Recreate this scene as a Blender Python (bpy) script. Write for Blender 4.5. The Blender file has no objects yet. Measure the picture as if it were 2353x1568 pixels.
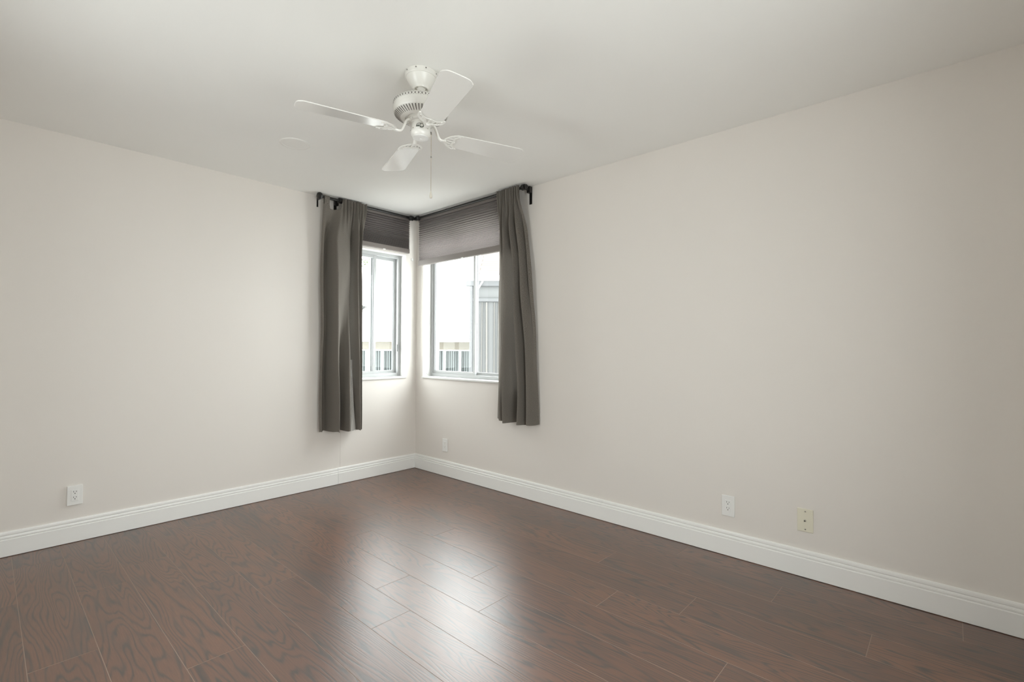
import bpy, bmesh, math, random
from mathutils import Vector, Matrix
from bpy import context

random.seed(7)
scene = context.scene
col = scene.collection
PI = math.pi
R_ = math.radians
H = 2.44                     # ceiling height; corner of the room at x = y = 0, left wall x = 0, right wall y = 0
XB, YN = 4.30, -3.25         # the two walls behind the camera

# ------------------------------------------------------------------ camera
YAW, PIT, ROL = R_(42.3613), R_(0.8446), R_(0.2530)
fw = Vector((-math.sin(YAW) * math.cos(PIT), math.cos(YAW) * math.cos(PIT), math.sin(PIT)))
rt = Vector((math.cos(YAW), math.sin(YAW), 0))
up = rt.cross(fw)
rt2 = rt * math.cos(ROL) + up * math.sin(ROL)
up2 = -rt * math.sin(ROL) + up * math.cos(ROL)
cam_d = bpy.data.cameras.new('camera')
cam = bpy.data.objects.new('camera', cam_d)
col.objects.link(cam)
cam_d.sensor_width = 36
cam_d.lens = 1108.727 / 2353 * 36
cam_d.clip_start = 0.02
m3 = Matrix((rt2, up2, -fw)).transposed()
cam.matrix_world = Matrix.Translation((3.9043, -2.8777, 1.1740)) @ m3.to_4x4()
scene.camera = cam

# ------------------------------------------------------------------ daylight and exposure
scene.view_settings.view_transform = 'Standard'
scene.view_settings.look = 'None'
scene.view_settings.gamma = 1
scene.view_settings.use_curve_mapping = False
scene.view_settings.exposure = 0.13
world = bpy.data.worlds.new('overcast_sky')
scene.world = world
world.use_nodes = True
bg = world.node_tree.nodes['Background']
bg.inputs['Color'].default_value = (0.97, 0.985, 1.0, 1)
bg.inputs['Strength'].default_value = 11.0
scene.cycles.use_denoising = True
scene.cycles.max_bounces = 16
scene.cycles.diffuse_bounces = 10
scene.cycles.transparent_max_bounces = 16
scene.cycles.sample_clamp_indirect = 8


def portal(name, loc, rot, sx, sy):
    """daylight portal: guides the sampling of the sky through a window, gives off no light of its own"""
    d = bpy.data.lights.new(name, 'AREA')
    d.shape = 'RECTANGLE'
    d.size, d.size_y = sx, sy
    d.cycles.is_portal = True
    o = bpy.data.objects.new(name, d)
    o.location = loc
    o.rotation_euler = rot
    col.objects.link(o)


portal('sky_portal', (-0.17, -0.42, 1.48), (R_(90), 0, R_(-90)), 0.6, 1.2)
portal('sky_portal', (0.72, 0.17, 1.58), (R_(90), 0, R_(180)), 1.22, 1.4)
portal('sky_portal', (1.925, YN - 0.17, 1.275), (R_(90), 0, 0), 0.65, 1.05)
portal('sky_portal', (XB + 0.17, -2.075, 1.20), (R_(90), 0, R_(90)), 1.15, 1.2)


# ------------------------------------------------------------------ materials
def mat(name, color=(0.8, 0.8, 0.8), rough=0.5, metal=0.0, spec=0.5):
    m = bpy.data.materials.new(name)
    m.use_nodes = True
    b = m.node_tree.nodes['Principled BSDF']
    b.inputs['Base Color'].default_value = (*color, 1)
    b.inputs['Roughness'].default_value = rough
    b.inputs['Metallic'].default_value = metal
    b.inputs['Specular IOR Level'].default_value = spec
    return m


class NT:
    """short helper for node trees"""
    def __init__(s, m):
        s.t = m.node_tree
        s.b = s.t.nodes['Principled BSDF']

    def n(s, typ, **kw):
        nd = s.t.nodes.new(typ)
        for k, v in kw.items():
            if k.startswith('i_'):
                nd.inputs[k[2:].replace('_', ' ')].default_value = v
            else:
                setattr(nd, k, v)
        return nd

    def l(s, a, b):
        s.t.links.new(a, b)

    def math(s, op, a, b=None, c=None):
        nd = s.t.nodes.new('ShaderNodeMath')
        nd.operation = op
        for i, v in enumerate((a, b, c)):
            if v is None:
                continue
            if isinstance(v, (int, float)):
                nd.inputs[i].default_value = v
            else:
                s.l(v, nd.inputs[i])
        return nd.outputs[0]

    def ramp(s, fac, stops):
        nd = s.t.nodes.new('ShaderNodeValToRGB')
        e = nd.color_ramp.elements
        while len(e) < len(stops):
            e.new(0.5)
        for el, (p, c) in zip(e, stops):
            el.position = p
            el.color = (*c, 1) if len(c) == 3 else c
        s.l(fac, nd.inputs[0])
        return nd.outputs[0]

    def mix(s, fac, a, b, mode='MIX'):
        nd = s.t.nodes.new('ShaderNodeMix')
        nd.data_type = 'RGBA'
        nd.blend_type = mode
        for sock, v in ((nd.inputs[0], fac), (nd.inputs[6], a), (nd.inputs[7], b)):
            if isinstance(v, (int, float)):
                sock.default_value = v
            elif isinstance(v, tuple):
                sock.default_value = (*v, 1)
            else:
                s.l(v, sock)
        return nd.outputs[2]

    def bump(s, h, strength, dist):
        nd = s.n('ShaderNodeBump')
        nd.inputs['Strength'].default_value = strength
        nd.inputs['Distance'].default_value = dist
        s.l(h, nd.inputs['Height'])
        s.l(nd.outputs[0], s.b.inputs['Normal'])
        return nd


def paint(name, c, rough, bump=0.08, scale=220, spec=0.3):
    """rolled wall paint: faint orange peel and a slight unevenness of tone"""
    m = mat(name, c, rough, spec=spec)
    t = NT(m)
    co = t.n('ShaderNodeTexCoord')
    a = t.n('ShaderNodeTexNoise', i_Scale=scale, i_Detail=3.0)
    t.l(co.outputs['Object'], a.inputs['Vector'])
    b = t.n('ShaderNodeTexNoise', i_Scale=1.6, i_Detail=2.0)
    t.l(co.outputs['Object'], b.inputs['Vector'])
    t.l(t.mix(b.outputs[0], tuple(x * 0.985 for x in c), tuple(min(1, x * 1.015) for x in c)), t.b.inputs['Base Color'])
    t.bump(a.outputs[0], bump, 0.002)
    return m


M = {}
M['wall'] = paint('greige_wall_paint', (0.757, 0.722, 0.68), 0.6)
M['ceiling'] = paint('white_ceiling_paint', (0.86, 0.855, 0.83), 0.8, 0.12, 150, 0.2)
M['trim'] = paint('white_trim_paint', (0.86, 0.86, 0.84), 0.35, 0.02, 90, 0.4)
M['reveal'] = paint('white_reveal_paint', (0.70, 0.70, 0.68), 0.45, 0.02, 90, 0.4)
M['marble'] = paint('white_marble_sill', (0.70, 0.70, 0.68), 0.25, 0.0, 40, 0.5)
M['alu'] = mat('white_aluminium', (0.43, 0.44, 0.44), 0.35)
M['gasket'] = mat('grey_window_gasket', (0.30, 0.31, 0.32), 0.6)
M['plastic'] = mat('white_plastic', (0.82, 0.82, 0.80), 0.3)
M['ivory'] = mat('ivory_plastic', (0.76, 0.73, 0.60), 0.35)
M['slot'] = mat('dark_slot', (0.02, 0.02, 0.02), 0.6)
M['steel'] = mat('nickel_screw', (0.45, 0.43, 0.38), 0.35, 1.0)
M['black'] = mat('black_metal', (0.012, 0.011, 0.010), 0.35)
M['enamel'] = mat('white_fan_enamel', (0.80, 0.79, 0.75), 0.28)
M['vent'] = mat('fan_vent_shadow', (0.20, 0.185, 0.17), 0.7)
M['gold'] = mat('worn_ink', (0.05, 0.06, 0.045), 0.5)
M['faint'] = mat('faint_ink', (0.48, 0.45, 0.36), 0.5)
M['chain'] = mat('dull_brass_beads', (0.42, 0.36, 0.27), 0.4, 0.8)
M['knob'] = mat('pull_knob', (0.62, 0.58, 0.50), 0.4)
M['lens'] = mat('frosted_lens', (0.84, 0.83, 0.80), 0.5)


def blade_mat():
    m = mat('white_fan_blade', (0.80, 0.79, 0.76), 0.2, spec=0.7)
    t = NT(m)
    co = t.n('ShaderNodeTexCoord')
    mp = t.n('ShaderNodeMapping')
    mp.inputs['Scale'].default_value = (6, 90, 6)
    t.l(co.outputs['Object'], mp.inputs[0])
    a = t.n('ShaderNodeTexNoise', i_Scale=1.0, i_Detail=3.0)
    t.l(mp.outputs[0], a.inputs['Vector'])
    t.bump(a.outputs[0], 0.05, 0.001)
    return m


M['blade'] = blade_mat()


def glass_mat(name, tint):
    m = bpy.data.materials.new(name)
    m.use_nodes = True
    t = m.node_tree
    t.nodes.clear()
    out = t.nodes.new('ShaderNodeOutputMaterial')
    mix = t.nodes.new('ShaderNodeMixShader')
    tr = t.nodes.new('ShaderNodeBsdfTransparent')
    tr.inputs[0].default_value = (*tint, 1)
    gl = t.nodes.new('ShaderNodeBsdfGlossy')
    gl.inputs['Roughness'].default_value = 0.02
    fr = t.nodes.new('ShaderNodeLayerWeight')
    fr.inputs['Blend'].default_value = 0.5
    pw = t.nodes.new('ShaderNodeMath')
    pw.operation = 'POWER'
    pw.inputs[1].default_value = 5.0
    ad = t.nodes.new('ShaderNodeMath')
    ad.operation = 'MULTIPLY_ADD'
    ad.inputs[1].default_value = 0.45
    ad.inputs[2].default_value = 0.010
    t.links.new(fr.outputs['Facing'], pw.inputs[0])
    t.links.new(pw.outputs[0], ad.inputs[0])
    t.links.new(ad.outputs[0], mix.inputs[0])
    t.links.new(tr.outputs[0], mix.inputs[1])
    t.links.new(gl.outputs[0], mix.inputs[2])
    t.links.new(mix.outputs[0], out.inputs[0])
    return m


M['glass'] = glass_mat('window_glass', (0.96, 0.98, 0.97))


def fabric(name, ca, cb, scale, trans=0.0):
    """woven cloth from its UV map (metres): two yarn directions, slubs, fine bump"""
    m = mat(name, ca, 0.9, spec=0.15)
    t = NT(m)
    uv = t.n('ShaderNodeUVMap')
    mp = t.n('ShaderNodeMapping')
    mp.inputs['Scale'].default_value = (scale, scale * 0.35, 1)
    t.l(uv.outputs[0], mp.inputs[0])
    a = t.n('ShaderNodeTexNoise', i_Scale=1.0, i_Detail=2.0)
    t.l(mp.outputs[0], a.inputs['Vector'])
    mp2 = t.n('ShaderNodeMapping')
    mp2.inputs['Scale'].default_value = (scale * 0.3, scale, 1)
    t.l(uv.outputs[0], mp2.inputs[0])
    b = t.n('ShaderNodeTexNoise', i_Scale=1.0, i_Detail=2.0)
    t.l(mp2.outputs[0], b.inputs['Vector'])
    s = t.math('MULTIPLY', t.math('ADD', a.outputs[0], b.outputs[0]), 0.5)
    c = t.ramp(s, [(0.36, cb), (0.64, ca)])
    t.l(c, t.b.inputs['Base Color'])
    t.bump(s, 0.2, 0.001)
    if trans:
        out = t.t.nodes['Material Output']
        tl = t.n('ShaderNodeBsdfTranslucent')
        t.l(c, tl.inputs[0])
        ms = t.n('ShaderNodeMixShader')
        ms.inputs[0].default_value = trans
        t.l(t.b.outputs[0], ms.inputs[1])
        t.l(tl.outputs[0], ms.inputs[2])
        t.l(ms.outputs[0], out.inputs[0])
    return m


M['curtain'] = fabric('grey_brown_linen', (0.29, 0.27, 0.24), (0.12, 0.102, 0.085), 600, 0.27)
M['lining'] = fabric('pale_curtain_lining', (0.66, 0.65, 0.62), (0.50, 0.48, 0.45), 420, 0.15)
M['shade'] = fabric('taupe_shade_cloth', (0.33, 0.30, 0.29), (0.26, 0.235, 0.225), 500, 0.50)
M['rail'] = mat('taupe_shade_rail', (0.21, 0.185, 0.17), 0.5)


def wood_mat():
    m = mat('walnut_laminate', (0.1, 0.05, 0.03), 0.3)
    t = NT(m)
    uv = t.n('ShaderNodeUVMap')
    at = t.n('ShaderNodeAttribute', attribute_name='tone')
    # cathedral figure: contour lines of a stretched noise
    mp = t.n('ShaderNodeMapping')
    mp.inputs['Scale'].default_value = (0.9, 7.0, 1)
    t.l(uv.outputs[0], mp.inputs[0])
    n1 = t.n('ShaderNodeTexNoise', i_Scale=1.0, i_Detail=2.0, i_Roughness=0.4, i_Distortion=0.15)
    t.l(mp.outputs[0], n1.inputs['Vector'])
    # fine fibre
    mp2 = t.n('ShaderNodeMapping')
    mp2.inputs['Scale'].default_value = (14, 210, 1)
    t.l(uv.outputs[0], mp2.inputs[0])
    n2 = t.n('ShaderNodeTexNoise', i_Scale=1.0, i_Detail=3.0)
    t.l(mp2.outputs[0], n2.inputs['Vector'])
    # breaks the contour lines into streaks
    mp3 = t.n('ShaderNodeMapping')
    mp3.inputs['Scale'].default_value = (5, 60, 1)
    t.l(uv.outputs[0], mp3.inputs[0])
    n3 = t.n('ShaderNodeTexNoise', i_Scale=1.0, i_Detail=2.0)
    t.l(mp3.outputs[0], n3.inputs['Vector'])
    # broad dark clouds and knots
    mp4 = t.n('ShaderNodeMapping')
    mp4.inputs['Scale'].default_value = (2.6, 7, 1)
    t.l(uv.outputs[0], mp4.inputs[0])
    n4 = t.n('ShaderNodeTexNoise', i_Scale=1.0, i_Detail=3.0)
    t.l(mp4.outputs[0], n4.inputs['Vector'])
    ph = t.math('ADD', t.math('MULTIPLY', n1.outputs[0], 150.0), t.math('MULTIPLY', n3.outputs[0], 4.0))
    s = t.math('ADD', t.math('MULTIPLY', t.math('SINE', ph), 0.5), 0.5)
    line = t.math('POWER', s, 3.2)
    line = t.math('MULTIPLY', line, t.math('ADD', t.math('MULTIPLY', n3.outputs[0], 1.6), 0.05))
    base = t.ramp(at.outputs['Fac'], [(0.0, (0.104, 0.036, 0.014)), (0.5, (0.135, 0.048, 0.019)), (1.0, (0.172, 0.064, 0.026))])
    fib = t.ramp(n2.outputs[0], [(0.3, (0.72, 0.70, 0.68)), (0.7, (1.12, 1.12, 1.12))])
    c = t.mix(1.0, base, fib, 'MULTIPLY')
    c = t.mix(t.math('MULTIPLY', line, 0.95), c, (0.022, 0.012, 0.009))
    cl = t.ramp(n4.outputs[0], [(0.55, (0, 0, 0)), (0.72, (1, 1, 1))])
    c = t.mix(t.math('MULTIPLY', cl, 0.7), c, (0.042, 0.024, 0.018))
    t.l(c, t.b.inputs['Base Color'])
    t.l(t.ramp(n3.outputs[0], [(0.3, (0.40, 0.40, 0.40)), (0.75, (0.50, 0.50, 0.50))]), t.b.inputs['Roughness'])
    hh = t.math('ADD', t.math('MULTIPLY', line, -0.6), t.math('MULTIPLY', n2.outputs[0], 0.7))
    bn = t.bump(hh, 0.10, 0.0015)
    t.l(bn.outputs[0], t.b.inputs['Coat Normal'])
    t.b.inputs['IOR'].default_value = 1.05
    t.b.inputs['Coat Weight'].default_value = 1.0
    t.b.inputs['Coat Roughness'].default_value = 0.36
    t.b.inputs['Coat IOR'].default_value = 2.3
    return m


M['wood'] = wood_mat()
M['seam'] = mat('dusty_seam', (0.36, 0.28, 0.23), 0.6)


def shingle_mat(name, ca, cb, mortar):
    m = mat(name, ca, 0.9, spec=0.1)
    t = NT(m)
    uv = t.n('ShaderNodeUVMap')
    br = t.n('ShaderNodeTexBrick', offset=0.5)
    br.inputs['Scale'].default_value = 1.0
    br.inputs['Color1'].default_value = (*ca, 1)
    br.inputs['Color2'].default_value = (*cb, 1)
    br.inputs['Mortar'].default_value = (*mortar, 1)
    br.inputs['Mortar Size'].default_value = 0.006
    br.inputs['Brick Width'].default_value = 0.9
    br.inputs['Row Height'].default_value = 0.14
    t.l(uv.outputs[0], br.inputs['Vector'])
    n = t.n('ShaderNodeTexNoise', i_Scale=3.0, i_Detail=4.0)
    t.l(uv.outputs[0], n.inputs['Vector'])
    t.l(t.mix(t.math('MULTIPLY', n.outputs[0], 0.3), br.outputs[0], tuple(x * 0.75 for x in ca)), t.b.inputs['Base Color'])
    return m


M['shingle'] = shingle_mat('pale_shingles', (0.86, 0.85, 0.83), (0.80, 0.79, 0.77), (0.03, 0.028, 0.026))
M['pink_shingle'] = shingle_mat('pinkish_shingles', (0.115, 0.10, 0.092), (0.095, 0.082, 0.076), (0.06, 0.05, 0.045))
M['fascia'] = mat('white_fascia', (0.75, 0.75, 0.74), 0.5)
M['siding'] = mat('beige_stucco', (0.14, 0.128, 0.105), 0.9)
M['greywood'] = mat('grey_painted_beam', (0.064, 0.066, 0.068), 0.7)
M['screen'] = mat('grey_porch_screen', (0.076, 0.078, 0.078), 0.8)
M['screen_b'] = mat('grey_porch_drape', (0.104, 0.10, 0.092), 0.8)
M['nwin'] = mat('neighbour_blind_slats', (0.07, 0.08, 0.08), 0.6)
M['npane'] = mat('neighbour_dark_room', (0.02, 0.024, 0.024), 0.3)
M['leaf'] = mat('pale_green_leaves', (0.10, 0.13, 0.06), 0.6)
M['bark'] = mat('bark', (0.12, 0.10, 0.08), 0.9)
M['ground'] = paint('pale_concrete', (0.42, 0.41, 0.38), 0.9, 0.1, 30, 0.2)


# ------------------------------------------------------------------ mesh builder
def wloc(o):
    v = Vector((0, 0, 0))
    while o is not None:
        v += o.location
        o = o.parent
    return v


class MB:
    def __init__(s):
        s.v, s.f, s.m, s.sm, s.uv = [], [], [], [], {}

    def face(s, pts, mi=0, smooth=False, uv=None):
        i = len(s.v)
        s.v += [tuple(p) for p in pts]
        if uv:
            s.uv[len(s.f)] = uv
        s.f.append(tuple(range(i, i + len(pts))))
        s.m.append(mi)
        s.sm.append(smooth)

    def raw(s, vs, fs, mi=0, smooth=False):
        i = len(s.v)
        s.v += [tuple(p) for p in vs]
        for f in fs:
            s.f.append(tuple(i + k for k in f))
            s.m.append(mi)
            s.sm.append(smooth)
        return s

    def box(s, x0, x1, y0, y1, z0, z1, mi=0, T=None):
        vs = [Vector((x, y, z)) for z in (z0, z1) for y in (y0, y1) for x in (x0, x1)]
        if T is not None:
            vs = [T @ p for p in vs]
        s.raw(vs, [(0, 2, 3, 1), (4, 5, 7, 6), (0, 1, 5, 4), (2, 6, 7, 3), (0, 4, 6, 2), (1, 3, 7, 5)], mi)
        return s

    def lathe(s, prof, c=(0, 0, 0), n=40, mi=0, T=None, smooth=True):
        """profile of (radius, z) turned about the z axis at c"""
        vs, fs = [], []
        for r, z in prof:
            for k in range(n):
                a = 2 * PI * k / n
                p = Vector((c[0] + r * math.cos(a), c[1] + r * math.sin(a), c[2] + z))
                vs.append(T @ p if T is not None else p)
        for j in range(len(prof) - 1):
            for k in range(n):
                k2 = (k + 1) % n
                fs.append((j * n + k, j * n + k2, (j + 1) * n + k2, (j + 1) * n + k))
        if prof[0][0] > 1e-4:
            fs.append(tuple(range(n))[::-1])
        if prof[-1][0] > 1e-4:
            fs.append(tuple((len(prof) - 1) * n + k for k in range(n)))
        s.raw(vs, fs, mi, smooth)
        return s

    def tube(s, path, r, n=10, mi=0, sx=1.0, sz=1.0, upv=(0, 0, 1), smooth=True):
        """round bar along a path; r a number or one per point; sx, sz flatten the section"""
        P = [Vector(p) for p in path]
        rr = r if isinstance(r, (list, tuple)) else [r] * len(P)
        vs, fs = [], []
        for i, p in enumerate(P):
            d = (P[min(i + 1, len(P) - 1)] - P[max(i - 1, 0)]).normalized()
            u = Vector(upv)
            if abs(d.dot(u)) > 0.97:
                u = Vector((1, 0, 0)) if abs(d.x) < 0.9 else Vector((0, 1, 0))
            a = d.cross(u).normalized()
            b = a.cross(d)
            for k in range(n):
                t = 2 * PI * k / n
                vs.append(p + a * math.cos(t) * rr[i] * sx + b * math.sin(t) * rr[i] * sz)
        for i in range(len(P) - 1):
            for k in range(n):
                k2 = (k + 1) % n
                fs.append((i * n + k, i * n + k2, (i + 1) * n + k2, (i + 1) * n + k))
        fs.append(tuple(range(n))[::-1])
        fs.append(tuple((len(P) - 1) * n + k for k in range(n)))
        s.raw(vs, fs, mi, smooth)
        return s

    def extrude(s, prof, A, B, mi=0, cap=True):
        """open or closed 2D profile swept from frame A to frame B: A, B map (a, b) to a point"""
        n = len(prof)
        vs = [A(*p) for p in prof] + [B(*p) for p in prof]
        fs = [(k, (k + 1) % n, n + (k + 1) % n, n + k) for k in range(n)]
        if cap:
            fs += [tuple(range(n))[::-1], tuple(range(n, 2 * n))]
        s.raw(vs, fs, mi)
        return s

    def sphere(s, c, r, mi=0, n=12, sz=1.0):
        prof = [(max(r * math.sin(PI * k / (n // 2 * 2)), 1e-5), -r * sz * math.cos(PI * k / (n // 2 * 2))) for k in range(n // 2 * 2 + 1)]
        return s.lathe(prof, c, n, mi)

    def build(s, name, mats, parent=None, origin=None, sharp=35, bevel=0.0):
        me = bpy.data.meshes.new(name)
        off = wloc(parent) if parent is not None else Vector(origin or (0, 0, 0))
        me.from_pydata([tuple(Vector(p) - off) for p in s.v], [], s.f)
        for m in (mats if isinstance(mats, (list, tuple)) else [mats]):
            me.materials.append(m)
        for p, mi, sm in zip(me.polygons, s.m, s.sm):
            p.material_index = mi
            p.use_smooth = sm
        if s.uv:
            l = me.uv_layers.new(name='UVMap')
            for p in me.polygons:
                u = s.uv.get(p.index)
                if u:
                    for li, q in zip(p.loop_indices, u):
                        l.data[li].uv = q
        bm = bmesh.new()
        bm.from_mesh(me)
        if not s.uv:
            bmesh.ops.recalc_face_normals(bm, faces=bm.faces)
        for e in bm.edges:
            if len(e.link_faces) == 2 and e.calc_face_angle(0) > R_(sharp):
                e.smooth = False
        bm.to_mesh(me)
        bm.free()
        o = bpy.data.objects.new(name, me)
        col.objects.link(o)
        if parent is not None:
            o.parent = parent
        else:
            o.location = off
        if bevel:
            b = o.modifiers.new('bevel', 'BEVEL')
            b.width = bevel
            b.segments = 2
            b.limit_method = 'ANGLE'
        return o


def tag(o, label=None, cat=None, group=None, kind=None):
    for k, v in (('label', label), ('category', cat), ('group', group), ('kind', kind)):
        if v:
            o[k] = v
    return o


def thing(name, loc, label, cat, group=None, kind=None):
    o = bpy.data.objects.new(name, None)
    o.empty_display_size = 0.1
    col.objects.link(o)
    o.location = loc
    return tag(o, label, cat, group, kind)


# ------------------------------------------------------------------ the room shell
def wall(name, axis, inner, outer, a0, a1, z0, z1, holes, label):
    """flat wall with rectangular openings; axis 0: plane x = inner, runs along y; axis 1: plane y = inner, runs along x"""
    b = MB()

    def P(d, a, z):
        return (d, a, z) if axis == 0 else (a, d, z)
    As = sorted({a0, a1, *[h[0] for h in holes], *[h[1] for h in holes]})
    Zs = sorted({z0, z1, *[h[2] for h in holes], *[h[3] for h in holes]})
    for i in range(len(As) - 1):
        for j in range(len(Zs) - 1):
            ca, cz = (As[i] + As[i + 1]) / 2, (Zs[j] + Zs[j + 1]) / 2
            if any(h[0] < ca < h[1] and h[2] < cz < h[3] for h in holes):
                continue
            for d in (inner, outer):
                b.face([P(d, As[i], Zs[j]), P(d, As[i + 1], Zs[j]), P(d, As[i + 1], Zs[j + 1]), P(d, As[i], Zs[j + 1])])
    for (p, q, r, s) in list(holes) + [(a0, a1, z0, z1)]:
        mi = 0 if (p, q) == (a0, a1) else 1
        b.face([P(inner, p, r), P(outer, p, r), P(outer, p, s), P(inner, p, s)], mi)
        b.face([P(inner, q, r), P(outer, q, r), P(outer, q, s), P(inner, q, s)], mi)
        b.face([P(inner, p, r), P(outer, p, r), P(outer, q, r), P(inner, q, r)], mi)
        b.face([P(inner, p, s), P(outer, p, s), P(outer, q, s), P(inner, q, s)], mi)
    o = b.build(name, [M['wall'], M['reveal']])
    bm = bmesh.new()
    bm.from_mesh(o.data)
    bmesh.ops.remove_doubles(bm, verts=bm.verts, dist=1e-5)
    bmesh.ops.recalc_face_normals(bm, faces=bm.faces)
    bm.to_mesh(o.data)
    bm.free()
    return tag(o, label, None, None, 'structure')


WL = (-0.70, -0.125, 0.880, 2.070)      # left window opening: y0, y1, z0, z1
WR = (0.112, 1.330, 0.880, 2.280)       # right window opening: x0, x1, z0, z1
WB = (1.60, 2.25, 0.75, 1.80)           # unseen window added beside the camera for fill light
WC = (-2.65, -1.50, 0.60, 1.80)         # unseen window added behind the camera to brighten the room
wall('wall_left', 0, 0.0, -0.20, YN - 0.15, 0.0, -0.05, H, [WL], 'greige painted wall on the left with a narrow window at the corner')
wall('wall_right', 1, 0.0, 0.20, -0.20, XB + 0.15, -0.05, H, [WR], 'greige painted wall on the right with a wider window at the corner')
wall('wall_behind', 0, XB, XB + 0.15, YN, 0.0, -0.05, H, [WC], 'greige wall behind the camera with an added fill-light window')
wall('wall_near', 1, YN, YN - 0.15, 0.0, XB + 0.15, -0.05, H, [WB], 'greige wall beside the camera with an added fill-light window')
b = MB()
b.box(-0.2, XB + 0.15, YN - 0.15, 0.2, H, H + 0.12)
tag(b.build('ceiling', M['ceiling']), 'smooth flat white ceiling', None, None, 'structure')


def build_floor():
    """laminate planks 197 mm wide along x, each row with its own end joints"""
    w, L, g = 0.1968, 1.19, 0.0012
    known = {0: 3.93, 1: 3.276, 2: 2.463, 3: 3.005, 4: 2.70, 5: 3.276, 6: 1.15, 7: 1.83, 8: 2.108, 9: 1.41,
             10: 1.169, 11: 1.84, 12: 0.855, 13: 0.261, 14: 0.75, 15: 0.3, 16: 1.0}
    b = MB()
    tones = []
    y_far = 0.0
    for k in range(17):
        y1, y0 = y_far - k * w, max(y_far - (k + 1) * w, YN)
        j = known[k]
        xs = [j + L * i for i in range(-5, 6)]
        xs = [0.0] + [x for x in xs if 0.02 < x < XB - 0.02] + [XB]
        for x0, x1 in zip(xs[:-1], xs[1:]):
            ou, ov, fl = random.uniform(0, 60), random.uniform(0, 60), random.choice((-1, 1))
            tn = min(1, max(0, random.gauss(0.5, 0.22)))
            q = [(x0 + g, y0 + g), (x1 - g, y0 + g), (x1 - g, y1 - g), (x0 + g, y1 - g)]
            b.face([(x, y, 0) for x, y in q], 0, uv=[(fl * x + ou, fl * y + ov) for x, y in q])
            tones.append(tn)
            for a, c in ((0, 1), (1, 2), (2, 3), (3, 0)):       # worn edges down into the seam
                (xa, ya), (xc, yc) = q[a], q[c]
                b.face([(xa, ya, 0), (xa, ya, -0.0008), (xc, yc, -0.0008), (xc, yc, 0)], 1)
                tones.append(0.5)
    b.face([(0, YN, -0.0008), (XB, YN, -0.0008), (XB, 0, -0.0008), (0, 0, -0.0008)], 1)
    tones.append(0.5)
    b.face([(0, YN, -0.05), (0, 0, -0.05), (XB, 0, -0.05), (XB, YN, -0.05)], 1)
    tones.append(0.5)
    o = b.build('floor', [M['wood'], M['seam']])
    a = o.data.attributes.new('tone', 'FLOAT', 'FACE')
    for i, t in enumerate(tones):
        a.data[i].value = t
    return tag(o, 'dark walnut laminate plank floor', None, None, 'structure')


build_floor()

# moulded baseboards
BP = [(0, 0.139), (0.006, 0.1388), (0.009, 0.137), (0.0108, 0.131), (0.0112, 0.122), (0.0085, 0.1185), (0.0085, 0.116),
      (0.012, 0.1135), (0.0135, 0.108), (0.0128, 0.102), (0.0098, 0.0992), (0.0098, 0.0972), (0.016, 0.0945), (0.016, 0.004), (0.0148, 0.002), (0, 0.002)]


def baseboard(name, fA, fB, label, b=None):
    b = b or MB()
    b.extrude(BP, fA, fB)
    return b


b = baseboard('', lambda a, z: (a, -a, z), lambda a, z: (a, -0.8118, z), '')
b.extrude([(p[0] * 0.985 if p[0] else 0, p[1] - 0.0008 if p[1] > 0.01 else p[1]) for p in BP], lambda a, z: (a, -0.8132, z), lambda a, z: (a, YN + a, z))
tag(b.build('baseboard_left', M['trim']), 'white moulded baseboard along the left wall', None, None, 'structure')
b = baseboard('', lambda a, z: (a, -a, z), lambda a, z: (XB - a, -a, z), '')
tag(b.build('baseboard_right', M['trim']), 'white moulded baseboard along the right wall', None, None, 'structure')
b = baseboard('', lambda a, z: (XB - a, -a, z), lambda a, z: (XB - a, YN + a, z), '')
tag(b.build('baseboard_behind', M['trim']), 'white moulded baseboard behind the camera', None, None, 'structure')
b = baseboard('', lambda a, z: (a, YN + a, z), lambda a, z: (XB - a, YN + a, z), '')
tag(b.build('baseboard_near', M['trim']), 'white moulded baseboard beside the camera', None, None, 'structure')
# painted-over wall seam under the left curtain
b = MB()
b.box(0, 0.0012, -0.7875, -0.7845, 0.139, 0.62)
tag(b.build('trim_1', M['wall']), 'thin painted-over wall seam under the left curtain', None, None, 'structure')


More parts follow.
